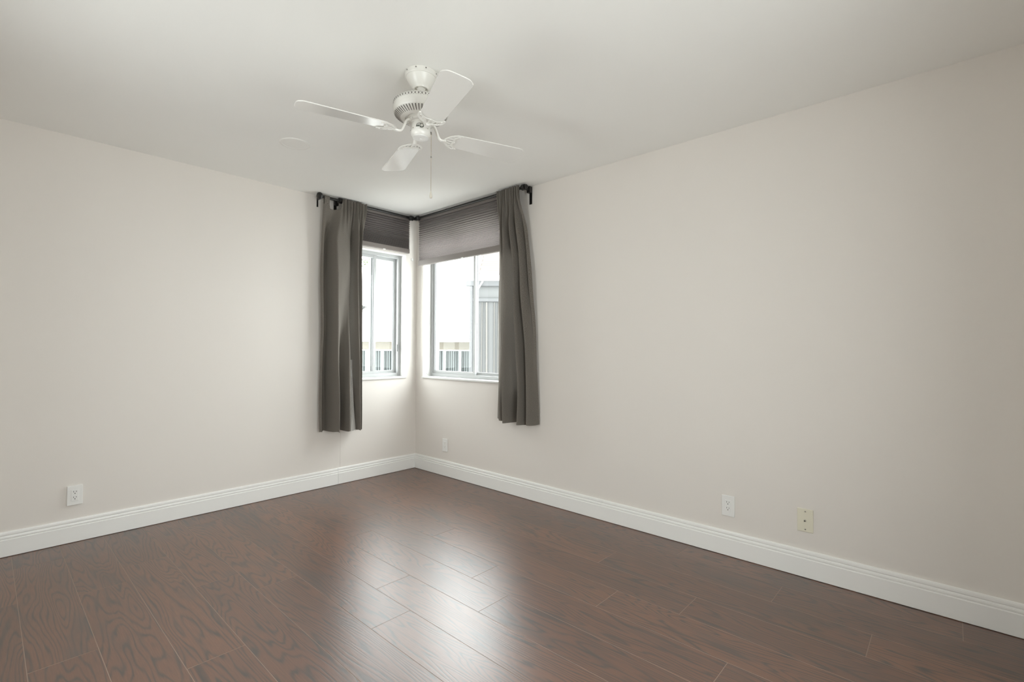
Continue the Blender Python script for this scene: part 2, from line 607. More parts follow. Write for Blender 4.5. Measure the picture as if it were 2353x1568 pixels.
# ------------------------------------------------------------------ windows
def window(name, axis, sgn, a0, a1, z0, z1, dep, label, lock=True):
    """horizontal slider. Local frame: a along the wall, d from the room face outwards (sgn gives the world direction)"""
    def P(a, d, z):
        return (sgn * d, a, z) if axis == 0 else (a, sgn * d, z)
    base = 0 if axis == 1 or sgn < 0 else 0
    root = thing(name, P((a0 + a1) / 2, dep, z0), label, None, None, 'structure')

    def bar(b, p, q, d0, d1, r, s, mi=0):
        A, B = P(p, d0, r), P(q, d1, s)
        b.box(min(A[0], B[0]), max(A[0], B[0]), min(A[1], B[1]), max(A[1], B[1]), r, s, mi)
    zs = z0 + 0.018
    t = 0.030
    b = MB()
    bar(b, a0, a0 + t, dep, dep + 0.07, zs, z1)
    bar(b, a1 - t, a1, dep, dep + 0.07, zs, z1)
    bar(b, a0 + t, a1 - t, dep, dep + 0.07, zs, zs + t)
    bar(b, a0 + t, a1 - t, dep, dep + 0.07, z1 - t, z1)
    bar(b, a0 + t, a1 - t, dep + 0.032, dep + 0.036, zs + t, zs + t + 0.008)
    b.build('window_frame', M['alu'], root, bevel=0.002)
    mid = (a0 + a1) / 2
    w = 0.026
    for k, (p, q, d) in enumerate(((a0 + t, mid + w / 2 + 0.006, dep + 0.008), (mid - w / 2 - 0.006, a1 - t, dep + 0.038))):
        b = MB()
        bar(b, p, p + w, d, d + 0.024, zs + t, z1 - t)
        bar(b, q - w, q, d, d + 0.024, zs + t, z1 - t)
        bar(b, p + w, q - w, d, d + 0.024, zs + t, zs + t + w)
        bar(b, p + w, q - w, d, d + 0.024, z1 - t - w, z1 - t)
        for (e, f) in ((p + w, p + w + 0.004), (q - w - 0.004, q - w)):
            bar(b, e, f, d + 0.006, d + 0.018, zs + t + w, z1 - t - w, 1)
        sash = b.build('window_sash', [M['alu'], M['gasket']], root, bevel=0.0015)
        b = MB()
        bar(b, p + w - 0.004, q - w + 0.004, d + 0.010, d + 0.013, zs + t + w - 0.004, z1 - t - w + 0.004)
        g = b.build('glass_pane', M['glass'], root)
        g.parent = sash
        g.location = (0, 0, 0)
    b = MB()
    bar(b, a0 - 0.004, a1 + 0.004, -0.014, dep, z0, zs)
    b.build('window_sill', M['marble'], root, bevel=0.004)
    return root


w1 = window('window_1', 0, -1, *WL, 0.085, 'narrow white sliding window in the left wall')
b = MB()
b.box(-0.093, -0.083, -0.168, -0.158, 1.135, 1.205)
b.build('window_latch', M['alu'], w1, bevel=0.002)
w2 = window('window_2', 1, 1, *WR, 0.092, 'wide white sliding window in the right wall')
b = MB()
b.lathe([(0.0, 0), (0.007, 0), (0.007, 0.006), (0.0, 0.008)], T=Matrix.Translation((0.1125, 0.05, 0.925)) @ Matrix.Rotation(PI / 2, 4, 'Y'), n=16)
b.build('window_stop', M['plastic'], w2)


def fill_window(name, axis, d, a0, a1, z0, z1, label):  # out-of-view window, added only to let more daylight into the room
    def BX(b, p, q, e, f, r, s):
        if axis == 0:
            b.box(d + e, d + f, p, q, r, s)
        else:
            b.box(p, q, d - f, d - e, r, s)
    m = (a0 + a1) / 2
    root = thing(name, (d + 0.09, m, z0) if axis == 0 else (m, d - 0.09, z0), label, None, None, 'structure')
    b = MB()
    for (p, q, r, s) in ((a0, a0 + .05, z0, z1), (a1 - .05, a1, z0, z1), (m - .025, m + .025, z0, z1), (a0, a1, z0, z0 + .05), (a0, a1, z1 - .05, z1)):
        BX(b, p, q, 0.06, 0.12, r, s)
    b.build('window_frame', M['alu'], root, bevel=0.003)
    b = MB()
    BX(b, a0 + .05, a1 - .05, 0.088, 0.092, z0 + .05, z1 - .05)
    b.build('glass_pane', M['glass'], root)


fill_window('fill_window_1', 1, YN, *WB, 'unseen window added beside the camera as daylight fill')
fill_window('fill_window_2', 0, XB, *WC, 'unseen window added behind the camera as daylight fill')


# ------------------------------------------------------------------ curtain rod
ROD_Z, ROD_O = 2.413, 0.09
rod = thing('curtain_rod', (ROD_O, -ROD_O, ROD_Z), 'black metal corner curtain rod running along both windows under the ceiling', 'curtain rod')
b = MB()
b.tube([(ROD_O, -1.02, ROD_Z), (ROD_O, -ROD_O - 0.02, ROD_Z)], 0.0115, 14)
b.build('rod_tube', M['black'], rod)
b = MB()
b.tube([(ROD_O + 0.02, -ROD_O, ROD_Z), (1.50, -ROD_O, ROD_Z)], 0.0115, 14)
b.build('rod_tube', M['black'], rod)
b = MB()
for (p, q) in (((ROD_O, -0.158, ROD_Z), (ROD_O, -0.105, ROD_Z)), ((0.105, -ROD_O, ROD_Z), (0.158, -ROD_O, ROD_Z))):
    p, q = Vector(p), Vector(q)
    b.tube([p, p.lerp(q, .15), p.lerp(q, .5), p.lerp(q, .85), q], [0.016, 0.0215, 0.023, 0.0215, 0.012], 18)
b.sphere((ROD_O + 0.003, -ROD_O - 0.003, ROD_Z), 0.015, n=14)
b.build('corner_connector', M['black'], rod)


def bracket(axis, a, zlo, plate_d=0.0):
    """wall plate, arm and rod cup"""
    def BX(b, p, q, d0, d1, r, s):
        if axis == 0:
            b.box(d0, d1, p, q, r, s)
        else:
            b.box(p, q, -d1, -d0, r, s)
    b = MB()
    BX(b, a - 0.013, a + 0.013, 0.0, 0.005, zlo, 2.435)
    BX(b, a - 0.016, a + 0.016, 0.005, 0.035, 2.385, 2.434)
    BX(b, a - 0.006, a + 0.006, 0.03, ROD_O - 0.012, ROD_Z - 0.013, ROD_Z + 0.006)
    br = b.build('rod_bracket', M['black'], rod, bevel=0.002)
    b = MB()
    c = (ROD_O, a, ROD_Z) if axis == 0 else (a, -ROD_O, ROD_Z)
    d = Vector((0, 1, 0)) if axis == 0 else Vector((1, 0, 0))
    c = Vector(c)
    b.tube([c - d * 0.015, c - d * 0.013, c + d * 0.013, c + d * 0.015], [0.018, 0.0225, 0.0225, 0.018], 18)
    cup = b.build('rod_cup', M['black'], rod)
    cup.parent = br


bracket(0, -0.858, 2.335)
bracket(1, 1.475, 2.300)
for p, d in (((ROD_O, -1.02, ROD_Z), Vector((0, -1, 0))), ((1.495, -ROD_O, ROD_Z), Vector((1, 0, 0)))):
    b = MB()
    p = Vector(p)
    if d.y:
        b.tube([p - d * .004, p + d * .004, p + d * .018, p + d * .034, p + d * .040], [0.014, 0.026, 0.031, 0.027, 0.008], 6, smooth=False)
        b.box(0.0, 0.004, -1.020, -1.008, 2.345, 2.432)
        b.box(0.004, ROD_O - 0.01, -1.018, -1.009, 2.400, 2.416)
    else:
        b.tube([p - d * .004, p + d * .004, p + d * .012, p + d * .018], [0.012, 0.0165, 0.0165, 0.008], 16)
    b.build('rod_finial', M['black'], rod)


# ------------------------------------------------------------------ curtains
def spline(pts, n):
    P = [Vector((*p, 0)) for p in pts]
    P = [P[0] * 2 - P[1]] + P + [P[-1] * 2 - P[-2]]
    out = []
    segs = len(P) - 3
    for i in range(n):
        u = i / (n - 1) * segs
        k = min(int(u), segs - 1)
        t = u - k
        p0, p1, p2, p3 = P[k:k + 4]
        q = 0.5 * ((2 * p1) + (p2 - p0) * t + (2 * p0 - 5 * p1 + 4 * p2 - p3) * t * t + (3 * p1 - p0 - 3 * p2 + p3) * t ** 3)
        out.append((q.x, q.y))
    return out


def sstep(a, b, x):
    t = min(1, max(0, (x - a) / (b - a)))
    return t * t * (3 - 2 * t)


def curtain_mesh(axis, top, mid, bot, ztop, zbot, nz=70, n=240, spread=0.20):
    """top / mid / bot: control points (along the wall, distance from the wall) of three cross-sections"""
    def deepen(pts):                     # fuller folds below the gathered heading
        return [(a, max(0.014, 0.092 + (d - 0.092) * 1.28)) for a, d in pts]
    A, B, C_ = spline(top, n), spline(mid, n), spline(deepen(bot), n)
    vs, fs, uvs = [], [], []
    Ls = [0.0]
    for i in range(1, n):
        Ls.append(Ls[-1] + math.dist(C_[i], C_[i - 1]))
    for j in range(nz + 1):
        v = j / nz
        for i in range(n):
            s = i / (n - 1)
            zt, zb = ztop(s), zbot(s)
            vv = v ** 1.25
            z = zt + (zb - zt) * vv
            h = (2.43 - z) / (2.43 - zb)          # how far down from the rod
            k1 = sstep(0.02, 0.20, h)
            k2 = sstep(0.30, 1.0, h)
            ka = sstep(0.02, spread, h)
            a = A[i][0] * (1 - ka) + B[i][0] * ka
            d = A[i][1] * (1 - k1) + B[i][1] * k1
            a = a * (1 - k2) + C_[i][0] * k2
            d = d * (1 - k2) + C_[i][1] * k2
            d += 0.004 * math.sin(9 * s + 14 * h) * k1 + 0.002 * math.sin(31 * s - 23 * h) * k1
            a += 0.003 * math.sin(7 * s + 11 * h + 1) * k1
            vs.append((d, a, z) if axis == 0 else (a, -d, z))
            uvs.append((Ls[i], z))
    for j in range(nz):
        for i in range(n - 1):
            fs.append((j * n + i, j * n + i + 1, (j + 1) * n + i + 1, (j + 1) * n + i))
    return vs, fs, uvs


def cloth(name, vs, fs, uvs, parent, m):
    off = wloc(parent)
    me = bpy.data.meshes.new(name)
    me.from_pydata([tuple(Vector(p) - off) for p in vs], [], fs)
    me.materials.append(m)
    l = me.uv_layers.new(name='UVMap')
    for p in me.polygons:
        p.use_smooth = True
        for li in p.loop_indices:
            l.data[li].uv = uvs[me.loops[li].vertex_index]
    o = bpy.data.objects.new(name, me)
    col.objects.link(o)
    o.parent = parent
    return o


def gathers(a0, a1, d0, amp, n, seed):
    rnd = random.Random(seed)
    pts = []
    for i in range(n):
        t = i / (n - 1)
        pts.append((a0 + (a1 - a0) * t + rnd.uniform(-.004, .004), d0 + (amp if i % 2 else -amp) * rnd.uniform(.6, 1.1)))
    return pts


# left curtain: one loose tab at its far end, the rest bunched on the rod by the window
cl = thing('curtain', (ROD_O, -0.82, 0.46), 'grey-brown linen curtain on the left wall, hanging by one loose tab and dark in shade', 'curtain', 'linen curtains at the corner windows')
top = [(-1.012, .092), (-0.990, .100), (-0.960, .096), (-0.925, .100), (-0.895, .104), (-0.868, .122), (-0.852, .124)] + gathers(-0.836, -0.630, .117, .012, 16, 3)
mid = [(-1.012, .070), (-0.990, .080), (-0.962, .034), (-0.945, .032), (-0.922, .110), (-0.908, .150), (-0.880, .143), (-0.850, .132), (-0.820, .120), (-0.790, .106), (-0.768, .092),
       (-0.752, .062), (-0.744, .030), (-0.736, .050), (-0.724, .120), (-0.712, .145), (-0.700, .118), (-0.690, .062), (-0.680, .065), (-0.666, .125), (-0.647, .062)]
bot = [(-1.004, .060), (-0.985, .070), (-0.958, .022), (-0.935, .022), (-0.910, .115), (-0.893, .158), (-0.880, .135), (-0.868, .075), (-0.852, .036), (-0.828, .080), (-0.806, .152),
       (-0.786, .150), (-0.750, .100), (-0.735, .032), (-0.722, .070), (-0.706, .145), (-0.690, .148), (-0.678, .080), (-0.670, .070), (-0.658, .122), (-0.646, .062)]


def ztop_l(s):
    lo = 2.335 + 0.012 * math.cos(s * 22)
    k = sstep(0.225, 0.285, s)
    e = sstep(0.05, 0.0, s)
    return lo * (1 - k) + (2.4285 + 0.002 * math.sin(90 * s)) * k + 0.02 * e


def zbot_l(s):
    return 0.475 - 0.012 * s - 0.006 * math.sin(23 * s) * s + 0.003 * math.sin(61 * s)


v_, f_, u_ = curtain_mesh(0, top, mid, bot, ztop_l, zbot_l)
cloth('curtain_panel', v_, f_, u_, cl, M['curtain'])
# pale lining showing in the opening at the hem
vs, fs, uvs = [], [], []
for j in range(31):
    v = j / 30
    z = 0.468 + 0.60 * v
    w = (1 - v) ** 0.9 + 0.01
    for i in range(13):
        t = i / 12 - 0.5
        y = -0.757 + 0.086 * t * w + 0.012 * v
        d = 0.150 - 0.030 * abs(t) * 2 + 0.010 * math.sin(i * 1.9 + 2 * v) - 0.05 * v
        vs.append((d, y, z + (0.006 * math.sin(i * 2.7) if j == 0 else 0)))
        uvs.append((y, z))
for j in range(30):
    for i in range(12):
        fs.append((j * 13 + i, j * 13 + i + 1, (j + 1) * 13 + i + 1, (j + 1) * 13 + i))
tag(cloth('curtain_lining', vs, fs, uvs, cl, M['lining']), 'pale lining peeking out at the hem')
# the tab looped over the rod
pts = []
for t in range(0, 13):
    a = PI * t / 12
    pts.append((ROD_O + 0.0145 * math.cos(a), ROD_Z + 0.0145 * math.sin(a)))
pts = [(ROD_O + 0.004, 2.325), (ROD_O + 0.010, 2.36)] + pts + [(ROD_O - 0.010, 2.36), (ROD_O - 0.004, 2.325)]
vs, fs, uvs = [], [], []
for i, (x, z) in enumerate(pts):
    fl = 0.014 if z < 2.35 else 0.0
    for j in range(5):
        y = -1.000 - fl * 0.3 + (0.042 + fl) * j / 4
        vs.append((x + 0.002 * math.sin(j * 2), y, z))
        uvs.append((y, i * 0.012))
for i in range(len(pts) - 1):
    for j in range(4):
        fs.append((i * 5 + j, i * 5 + j + 1, i * 5 + j + 6, i * 5 + j + 5))
cloth('curtain_tab', vs, fs, uvs, cl, M['curtain'])

# right curtain
cr = thing('curtain', (1.38, -ROD_O, 0.59), 'grey-brown linen curtain on the right wall, gathered at the end of the rod', 'curtain', 'linen curtains at the corner windows')
top = gathers(1.212, 1.456, .117, .012, 22, 5)
mid = [(1.200, .072), (1.230, .090), (1.262, .112), (1.276, .100), (1.284, .070), (1.294, .068), (1.306, .105), (1.322, .148), (1.342, .142), (1.360, .100), (1.374, .066), (1.386, .064),
       (1.400, .110), (1.416, .146), (1.432, .122), (1.444, .056), (1.454, .056), (1.470, .122), (1.486, .126), (1.502, .060), (1.512, .058), (1.524, .084), (1.534, .050)]
bot = [(1.166, .050), (1.210, .080), (1.262, .118), (1.282, .100), (1.291, .042), (1.302, .044), (1.314, .100), (1.330, .152), (1.346, .146), (1.368, .095), (1.392, .034), (1.424, .026),
       (1.446, .062), (1.464, .126), (1.482, .140), (1.498, .085), (1.508, .046), (1.520, .065), (1.534, .108), (1.549, .095), (1.560, .060), (1.570, .036), (1.578, .026)]
v_, f_, u_ = curtain_mesh(1, top, mid, bot, lambda s: 2.4285 + 0.002 * math.sin(70 * s), lambda s: 0.602 - 0.012 * sstep(.2, .5, s) + 0.003 * math.sin(33 * s), spread=0.42)
cloth('curtain_panel', v_, f_, u_, cr, M['curtain'])


# ------------------------------------------------------------------ cellular shades
def shade(axis, sgn, a0, a1, off, zb, label, npl, tight):
    root = thing('window_shade', ((off, (a0 + a1) / 2, zb) if axis == 0 else ((a0 + a1) / 2, -off, zb)), label, 'window shade', 'pleated shades at the corner windows')

    def P(a, d, z):
        return (d, a, z) if axis == 0 else (a, -d, z)

    def BX(b, p, q, d0, d1, r, s):
        A, B = P(p, d0, r), P(q, d1, s)
        b.box(min(A[0], B[0]), max(A[0], B[0]), min(A[1], B[1]), max(A[1], B[1]), r, s)
    b = MB()
    BX(b, a0, a1, off - 0.022, off + 0.022, 2.395, 2.437)
    b.build('head_rail', M['rail'], root, bevel=0.003)
    zr = zb + (0.050 if axis == 1 else 0.042)
    b = MB()
    BX(b, a0, a1, off - 0.016, off + 0.016, zb, zr)
    rail = b.build('bottom_rail', M['rail'], root, bevel=0.003)
    b = MB()
    am = (a0 + a1) / 2 + (0.02 if axis == 0 else 0.0)
    BX(b, am - 0.012, am + 0.012, off + 0.014, off + 0.019, zb - 0.006, zb + 0.004)
    g = b.build('pull_tab', M['plastic'], root, bevel=0.001)
    g.parent = rail
    # pleats, wider at the top and stacked closer below
    hs = [1.0 - 0.58 * min(1, max(0, (i - 3) / (npl - 3 - tight))) for i in range(npl)]
    tot = sum(hs)
    z, zz = 2.396, []
    for h in hs:
        dz = (2.396 - zr) * h / tot
        zz.append((z, 0.004))
        zz.append((z - dz * 0.62, 0.0165))
        z -= dz
    zz.append((zr, 0.007))
    vs, fs, uvs = [], [], []
    for sd in (1,):
        i0 = len(vs)
        for z, d in zz:
            for a in (a0 + 0.002 + (0.017 - d) * .12, a1 - 0.002 - (0.017 - d) * .12):
                vs.append(P(a, off + sd * d, z))
                uvs.append((a, z))
        for i in range(len(zz) - 1):
            q = i0 + i * 2
            fs.append((q, q + 1, q + 3, q + 2))
    me = bpy.data.meshes.new('pleated_cloth')
    o_ = wloc(root)
    me.from_pydata([tuple(Vector(p) - o_) for p in vs], [], fs)
    me.materials.append(M['shade'])
    l = me.uv_layers.new(name='UVMap')
    for p in me.polygons:
        for li in p.loop_indices:
            l.data[li].uv = uvs[me.loops[li].vertex_index]
    o = bpy.data.objects.new('pleated_cloth', me)
    col.objects.link(o)
    o.parent = root
    return root


shade(0, 1, -0.72, -0.115, 0.030, 2.083, 'dark taupe pleated shade over the narrow left-wall window', 20, 8)
shade(1, -1, 0.097, 1.36, 0.036, 1.966, 'lighter taupe pleated shade over the right-wall window', 25, 3)


# ------------------------------------------------------------------ ceiling fan
FX, FY = 2.10, -1.53
fan = thing('ceiling_fan', (FX, FY, H), 'white four-blade ceiling fan hanging from the ceiling', 'ceiling fan')
FC = (FX, FY, 0)
b = MB()
b.lathe([(0.070, 2.44), (0.0735, 2.4385), (0.074, 2.419), (0.072, 2.4165), (0.0675, 2.416), (0.065, 2.410), (0.059, 2.398), (0.050, 2.385), (0.042, 2.376), (0.037, 2.372), (0.035, 2.366), (0.032, 2.3645), (0.029, 2.367), (0.027, 2.376)], FC, 56)
for a in (-95, -55, -20, 30, 85, 130):
    T = Matrix.Translation((FX, FY, 2.431)) @ Matrix.Rotation(R_(a), 4, 'Z') @ Matrix.Translation((0.0737, 0, 0)) @ Matrix.Rotation(PI / 2, 4, 'Y')
    b.lathe([(0.0032, 0), (0.0032, 0.0012), (0.001, 0.0018)], T=T, n=12, mi=1)
b.build('canopy', [M['enamel'], M['vent']], fan)
b = MB()
b.lathe([(0.0165, 2.385), (0.020, 2.380), (0.020, 2.366), (0.015, 2.362), (0.0145, 2.326), (0.021, 2.325), (0.021, 2.318), (0.030, 2.314)], FC, 28)
b.build('downrod', M['enamel'], fan)

b = MB()
b.lathe([(0.020, 2.3165), (0.045, 2.3158), (0.085, 2.3116), (0.107, 2.3067), (0.118, 2.3004), (0.1235, 2.2927), (0.1245, 2.2822), (0.1245, 2.2682), (0.1262, 2.2668), (0.1262, 2.2612), (0.1245, 2.2584),
         (0.124, 2.2514), (0.121, 2.2460), (0.112, 2.2390), (0.092, 2.2280), (0.078, 2.2240), (0.072, 2.2235), (0.070, 2.2280), (0.058, 2.2290)], FC, 72)
NV = 52
for k in range(NV):                               # lozenge vents round the upper band
    T = Matrix.Translation((FX, FY, 2.2885)) @ Matrix.Rotation(2 * PI * k / NV, 4, 'Z')
    for (w, h, dz) in ((0.0034, 0.0070, 0.0),):
        q = [(0.1244, 0, -h), (0.1249, w, 0), (0.1239, 0, h), (0.1249, -w, 0)]
        b.face([T @ Vector(p) for p in q], 1)
    T2 = T @ Matrix.Rotation(PI / NV, 4, 'Z')
    for s in (-1, 1):
        q = [(0.1242 - 0.0003 * s, 0, s * 0.0058 - 0.0022), (0.1248 - 0.0004 * s, 0.0015, s * 0.0058), (0.1240 - 0.0004 * s, 0, s * 0.0058 + 0.0022), (0.1248 - 0.0004 * s, -0.0015, s * 0.0058)]
        b.face([T2 @ Vector(p) for p in q], 1)
NS = 52
for k in range(NS):                               # radial slots underneath
    T = Matrix.Translation((FX, FY, 0)) @ Matrix.Rotation(2 * PI * k / NS, 4, 'Z')
    q = [(0.0925, -0.0014, 2.2270), (0.1125, -0.0024, 2.2376), (0.1200, -0.0026, 2.2430), (0.1200, 0.0026, 2.2430), (0.1125, 0.0024, 2.2376), (0.0925, 0.0014, 2.2270)]
    b.face([T @ Vector(p) for p in q], 1)
b.build('motor_housing', [M['enamel'], M['vent']], fan)

b = MB()
b.lathe([(0.060, 2.230), (0.060, 2.221), (0.056, 2.218), (0.056, 2.211), (0.044, 2.209), (0.040, 2.204)], FC, 48)
for k in range(8):
    T = Matrix.Translation((FX, FY, 2.214)) @ Matrix.Rotation(R_(-19.5 + 26.5 * (1 if k % 2 else -1) + 90 * (k // 2)), 4, 'Z') @ Matrix.Translation((0.055, 0, 0)) @ Matrix.Rotation(PI / 2, 4, 'Y')
    b.lathe([(0.0055, 0), (0.0055, 0.005), (0.002, 0.006)], T=T, n=12)
b.build('flywheel', M['enamel'], fan)

b = MB()
b.lathe([(0.036, 2.208), (0.0425, 2.206), (0.0452, 2.202), (0.0452, 2.170), (0.0462, 2.168), (0.0462, 2.158), (0.0450, 2.154), (0.0430, 2.148), (0.038, 2.1425)], FC, 56)
for a in (-130, -85, 5, 60, 150):
    T = Matrix.Translation((FX, FY, 2.173)) @ Matrix.Rotation(R_(a), 4, 'Z') @ Matrix.Translation((0.0455, 0, 0)) @ Matrix.Rotation(PI / 2, 4, 'Y')
    b.lathe([(0.0025, 0), (0.0025, 0.0012), (0.001, 0.0016)], T=T, n=10, mi=1)
sw = b.build('switch_housing', [M['enamel'], M['steel']], fan)
b = MB()
b.lathe([(0.0375, 2.1435), (0.036, 2.140), (0.030, 2.1375), (0.015, 2.136), (0.006, 2.1358), (0.0055, 2.1345), (0.001, 2.134)], FC, 40)
b.build('bottom_cap', M['plastic'], fan)

# printed emblem and ribbon of script on the switch housing, as worn and unreadable as in the photograph
b = MB()


def cyl(u, z, r=0.0454):
    a = R_(-41) + 1.35 * u / r
    return (FX + r * math.cos(a), FY + r * math.sin(a), 2.178 + 1.35 * (z - 2.190))


def stroke(pts, w, mi):
    for (u0, z0), (u1, z1) in zip(pts[:-1], pts[1:]):
        dx, dz = u1 - u0, z1 - z0
        L = math.hypot(dx, dz) or 1
        nx, nz = -dz / L * w / 2, dx / L * w / 2
        b.face([cyl(u0 + nx, z0 + nz), cyl(u0 - nx, z0 - nz), cyl(u1 - nx, z1 - nz), cyl(u1 + nx, z1 + nz)], mi)


cz = 2.1925
ring = [(0.006 + 0.0062 * math.cos(t / 14 * 2 * PI), cz + 0.0058 * math.sin(t / 14 * 2 * PI)) for t in range(15)]
stroke(ring, 0.0016, 0)
stroke([(-0.001, cz - 0.0055), (0.004, cz - 0.0068), (0.0095, cz - 0.0052), (0.0115, cz - 0.001)], 0.0028, 0)
for u in (-0.0125, -0.0095, -0.0065, -0.0035):
    stroke([(u - 0.0012, cz - 0.0045), (u, cz + 0.001), (u + 0.0016, cz - 0.001), (u + 0.0008, cz - 0.005)], 0.0015, 0)
stroke([(-0.0125, cz + 0.0025), (-0.008, cz + 0.0055), (-0.002, cz + 0.0066), (0.003, cz + 0.0058)], 0.0018, 0)
stroke([(-0.0145, cz - 0.0115), (-0.012, cz - 0.0095), (-0.005, cz - 0.0105), (0.005, cz - 0.0105), (0.012, cz - 0.0095), (0.0145, cz - 0.0115)], 0.0007, 1)
stroke([(-0.0145, cz - 0.0145), (-0.012, cz - 0.0125), (-0.005, cz - 0.0138), (0.005, cz - 0.0138), (0.012, cz - 0.0125), (0.0145, cz - 0.0145)], 0.0007, 1)
for k in range(11):
    u = -0.0105 + 0.0021 * k
    stroke([(u, cz - 0.0122), (u + 0.0012, cz - 0.0112 - 0.0004 * (k % 3))], 0.0009, 1)
em = b.build('emblem', [M['gold'], M['faint']], fan)
em.parent = sw
tag(em, 'dark worn round emblem with a ribbon')

BZ = 2.163
PITCH = R_(-10)


def blade_mesh():
    r0, r1 = 0.150, 0.532
    out = []
    # outline in (radial, tangential): ogee corners at the tip, shallow S at the root
    tip = [(r1 - 0.040, 0.0655), (r1 - 0.028, 0.0655), (r1 - 0.020, 0.0625), (r1 - 0.013, 0.056), (r1 - 0.006, 0.049), (r1 - 0.002, 0.040), (r1, 0.026), (r1 + 0.001, 0.0)]
    root = [(r0 + 0.004, 0.0), (r0 + 0.002, 0.018), (r0 + 0.004, 0.034), (r0 + 0.010, 0.045), (r0 + 0.020, 0.0515)]
    half = root + tip
    out = half + [(x, -y) for x, y in half[::-1]][1:-1]
    b = MB()
    n = len(out)
    t = 0.0045
    Rx = Matrix.Rotation(PITCH, 4, 'X')
    vs = [Rx @ Vector((x, y, -t / 2)) for x, y in out] + [Rx @ Vector((x, y, t / 2)) for x, y in out]
    fs = [tuple(range(n))[::-1], tuple(range(n, 2 * n))] + [(k, (k + 1) % n, n + (k + 1) % n, n + k) for k in range(n)]
    b.raw(vs, fs)
    return b


def iron_mesh():
    """cast arm from the flywheel to the blade, ending in a pierced crescent under the blade root"""
    b = MB()
    z0 = 2.214 - BZ
    arm = [(0.050, 0, z0), (0.060, 0, z0 - 0.001), (0.069, 0, z0 - 0.010), (0.078, 0, z0 - 0.030), (0.089, 0, -0.004), (0.102, 0, -0.011), (0.122, 0, -0.009)]
    arm = spline3(arm, 22)
    b.tube(arm, 0.0068, 10, sx=1.35, sz=0.9)
    Rx = Matrix.Rotation(PITCH, 4, 'X')

    def bar(pts, r, sx=1.2, sz=0.6):
        b.tube([Rx @ Vector((x, y, -0.0055)) for x, y in spline(pts, 20)], r, 8, sx=sx, sz=sz)
    bar([(0.192, 0.0535), (0.176, 0.0545), (0.152, 0.0470), (0.132, 0.028), (0.118, 0.0), (0.132, -0.028), (0.152, -0.0470), (0.176, -0.0545), (0.192, -0.0535)], 0.0052)
    bar([(0.192, 0.0535), (0.176, 0.0440), (0.164, 0.030), (0.161, 0.014), (0.165, 0.0), (0.161, -0.014), (0.164, -0.030), (0.176, -0.0440), (0.192, -0.0535)], 0.0046)
    bar([(0.120, 0.0), (0.142, 0.0), (0.165, 0.0)], 0.0042)
    for s in (1, -1):
        bar([(0.124, 0.010 * s), (0.142, 0.018 * s), (0.162, 0.022 * s)], 0.0030)
        bar([(0.140, 0.036 * s), (0.154, 0.034 * s), (0.167, 0.035 * s)], 0.0030)
        T = Rx @ Matrix.Translation((0.178, 0.046 * s, -0.0105))
        b.lathe([(0.0045, 0.004), (0.0045, 0.001), (0.002, -0.0006)], T=T, n=10)
    b.lathe([(0.0045, 0.004), (0.0045, 0.001), (0.002, -0.0006)], T=Rx @ Matrix.Translation((0.165, 0, -0.0105)), n=10)
    return b


def spline3(pts, n):
    P = [Vector(p) for p in pts]
    P = [P[0] * 2 - P[1]] + P + [P[-1] * 2 - P[-2]]
    out = []
    segs = len(P) - 3
    for i in range(n):
        u = i / (n - 1) * segs
        k = min(int(u), segs - 1)
        t = u - k
        p0, p1, p2, p3 = P[k:k + 4]
        out.append(0.5 * ((2 * p1) + (p2 - p0) * t + (2 * p0 - 5 * p1 + 4 * p2 - p3) * t * t + (3 * p1 - p0 - 3 * p2 + p3) * t ** 3))
    return out


bl0 = blade_mesh().build('fan_blade', M['blade'], None, bevel=0.0012)
ir0 = iron_mesh().build('blade_iron', M['enamel'], None)
for k in range(4):
    bl, ir = (bl0, ir0) if k == 0 else (bl0.copy(), ir0.copy())
    if k:
        col.objects.link(bl)
        col.objects.link(ir)
    for o in (bl, ir):
        o.parent = fan
        o.location = (0, 0, BZ - H)
        o.rotation_euler = (0, 0, R_((-21.9, -107.2, 160.2, 72.3)[k]))

# pull chain
ca = R_(-41) + R_(76)
cxp, cyp = FX + 0.0470 * math.cos(ca), FY + 0.0470 * math.sin(ca)
b = MB()
b.tube([(cxp - 0.004 * math.cos(ca), cyp - 0.004 * math.sin(ca), 2.166), (cxp + 0.003 * math.cos(ca), cyp + 0.003 * math.sin(ca), 2.165), (cxp + 0.003 * math.cos(ca), cyp + 0.003 * math.sin(ca), 2.156)], 0.0032, 10, mi=1)
x, y = cxp + 0.003 * math.cos(ca), cyp + 0.003 * math.sin(ca)
z = 2.154
while z > 1.892:
    b.lathe([(0.0004, 0.0017), (0.0013, 0.0010), (0.0016, 0), (0.0013, -0.0010), (0.0004, -0.0017)], (x, y, z), 6)
    z -= 0.0036
b.tube([(x, y, 2.155), (x, y, 1.89)], 0.0006, 5)
b.lathe([(0.0008, 0.005), (0.0026, 0.003), (0.0026, -0.003), (0.0008, -0.005)], (x, y, 2.051), 10, mi=1)
ch = b.build('pull_chain', [M['chain'], M['vent']], fan)
b = MB()
b.lathe([(0.0015, 0.034), (0.0028, 0.030), (0.0042, 0.022), (0.0062, 0.012), (0.0066, 0.007), (0.0055, 0.002), (0.002, 0.0)], (x, y, 1.860), 16)
kn = b.build('pull_knob', M['knob'], fan)
kn.parent = ch

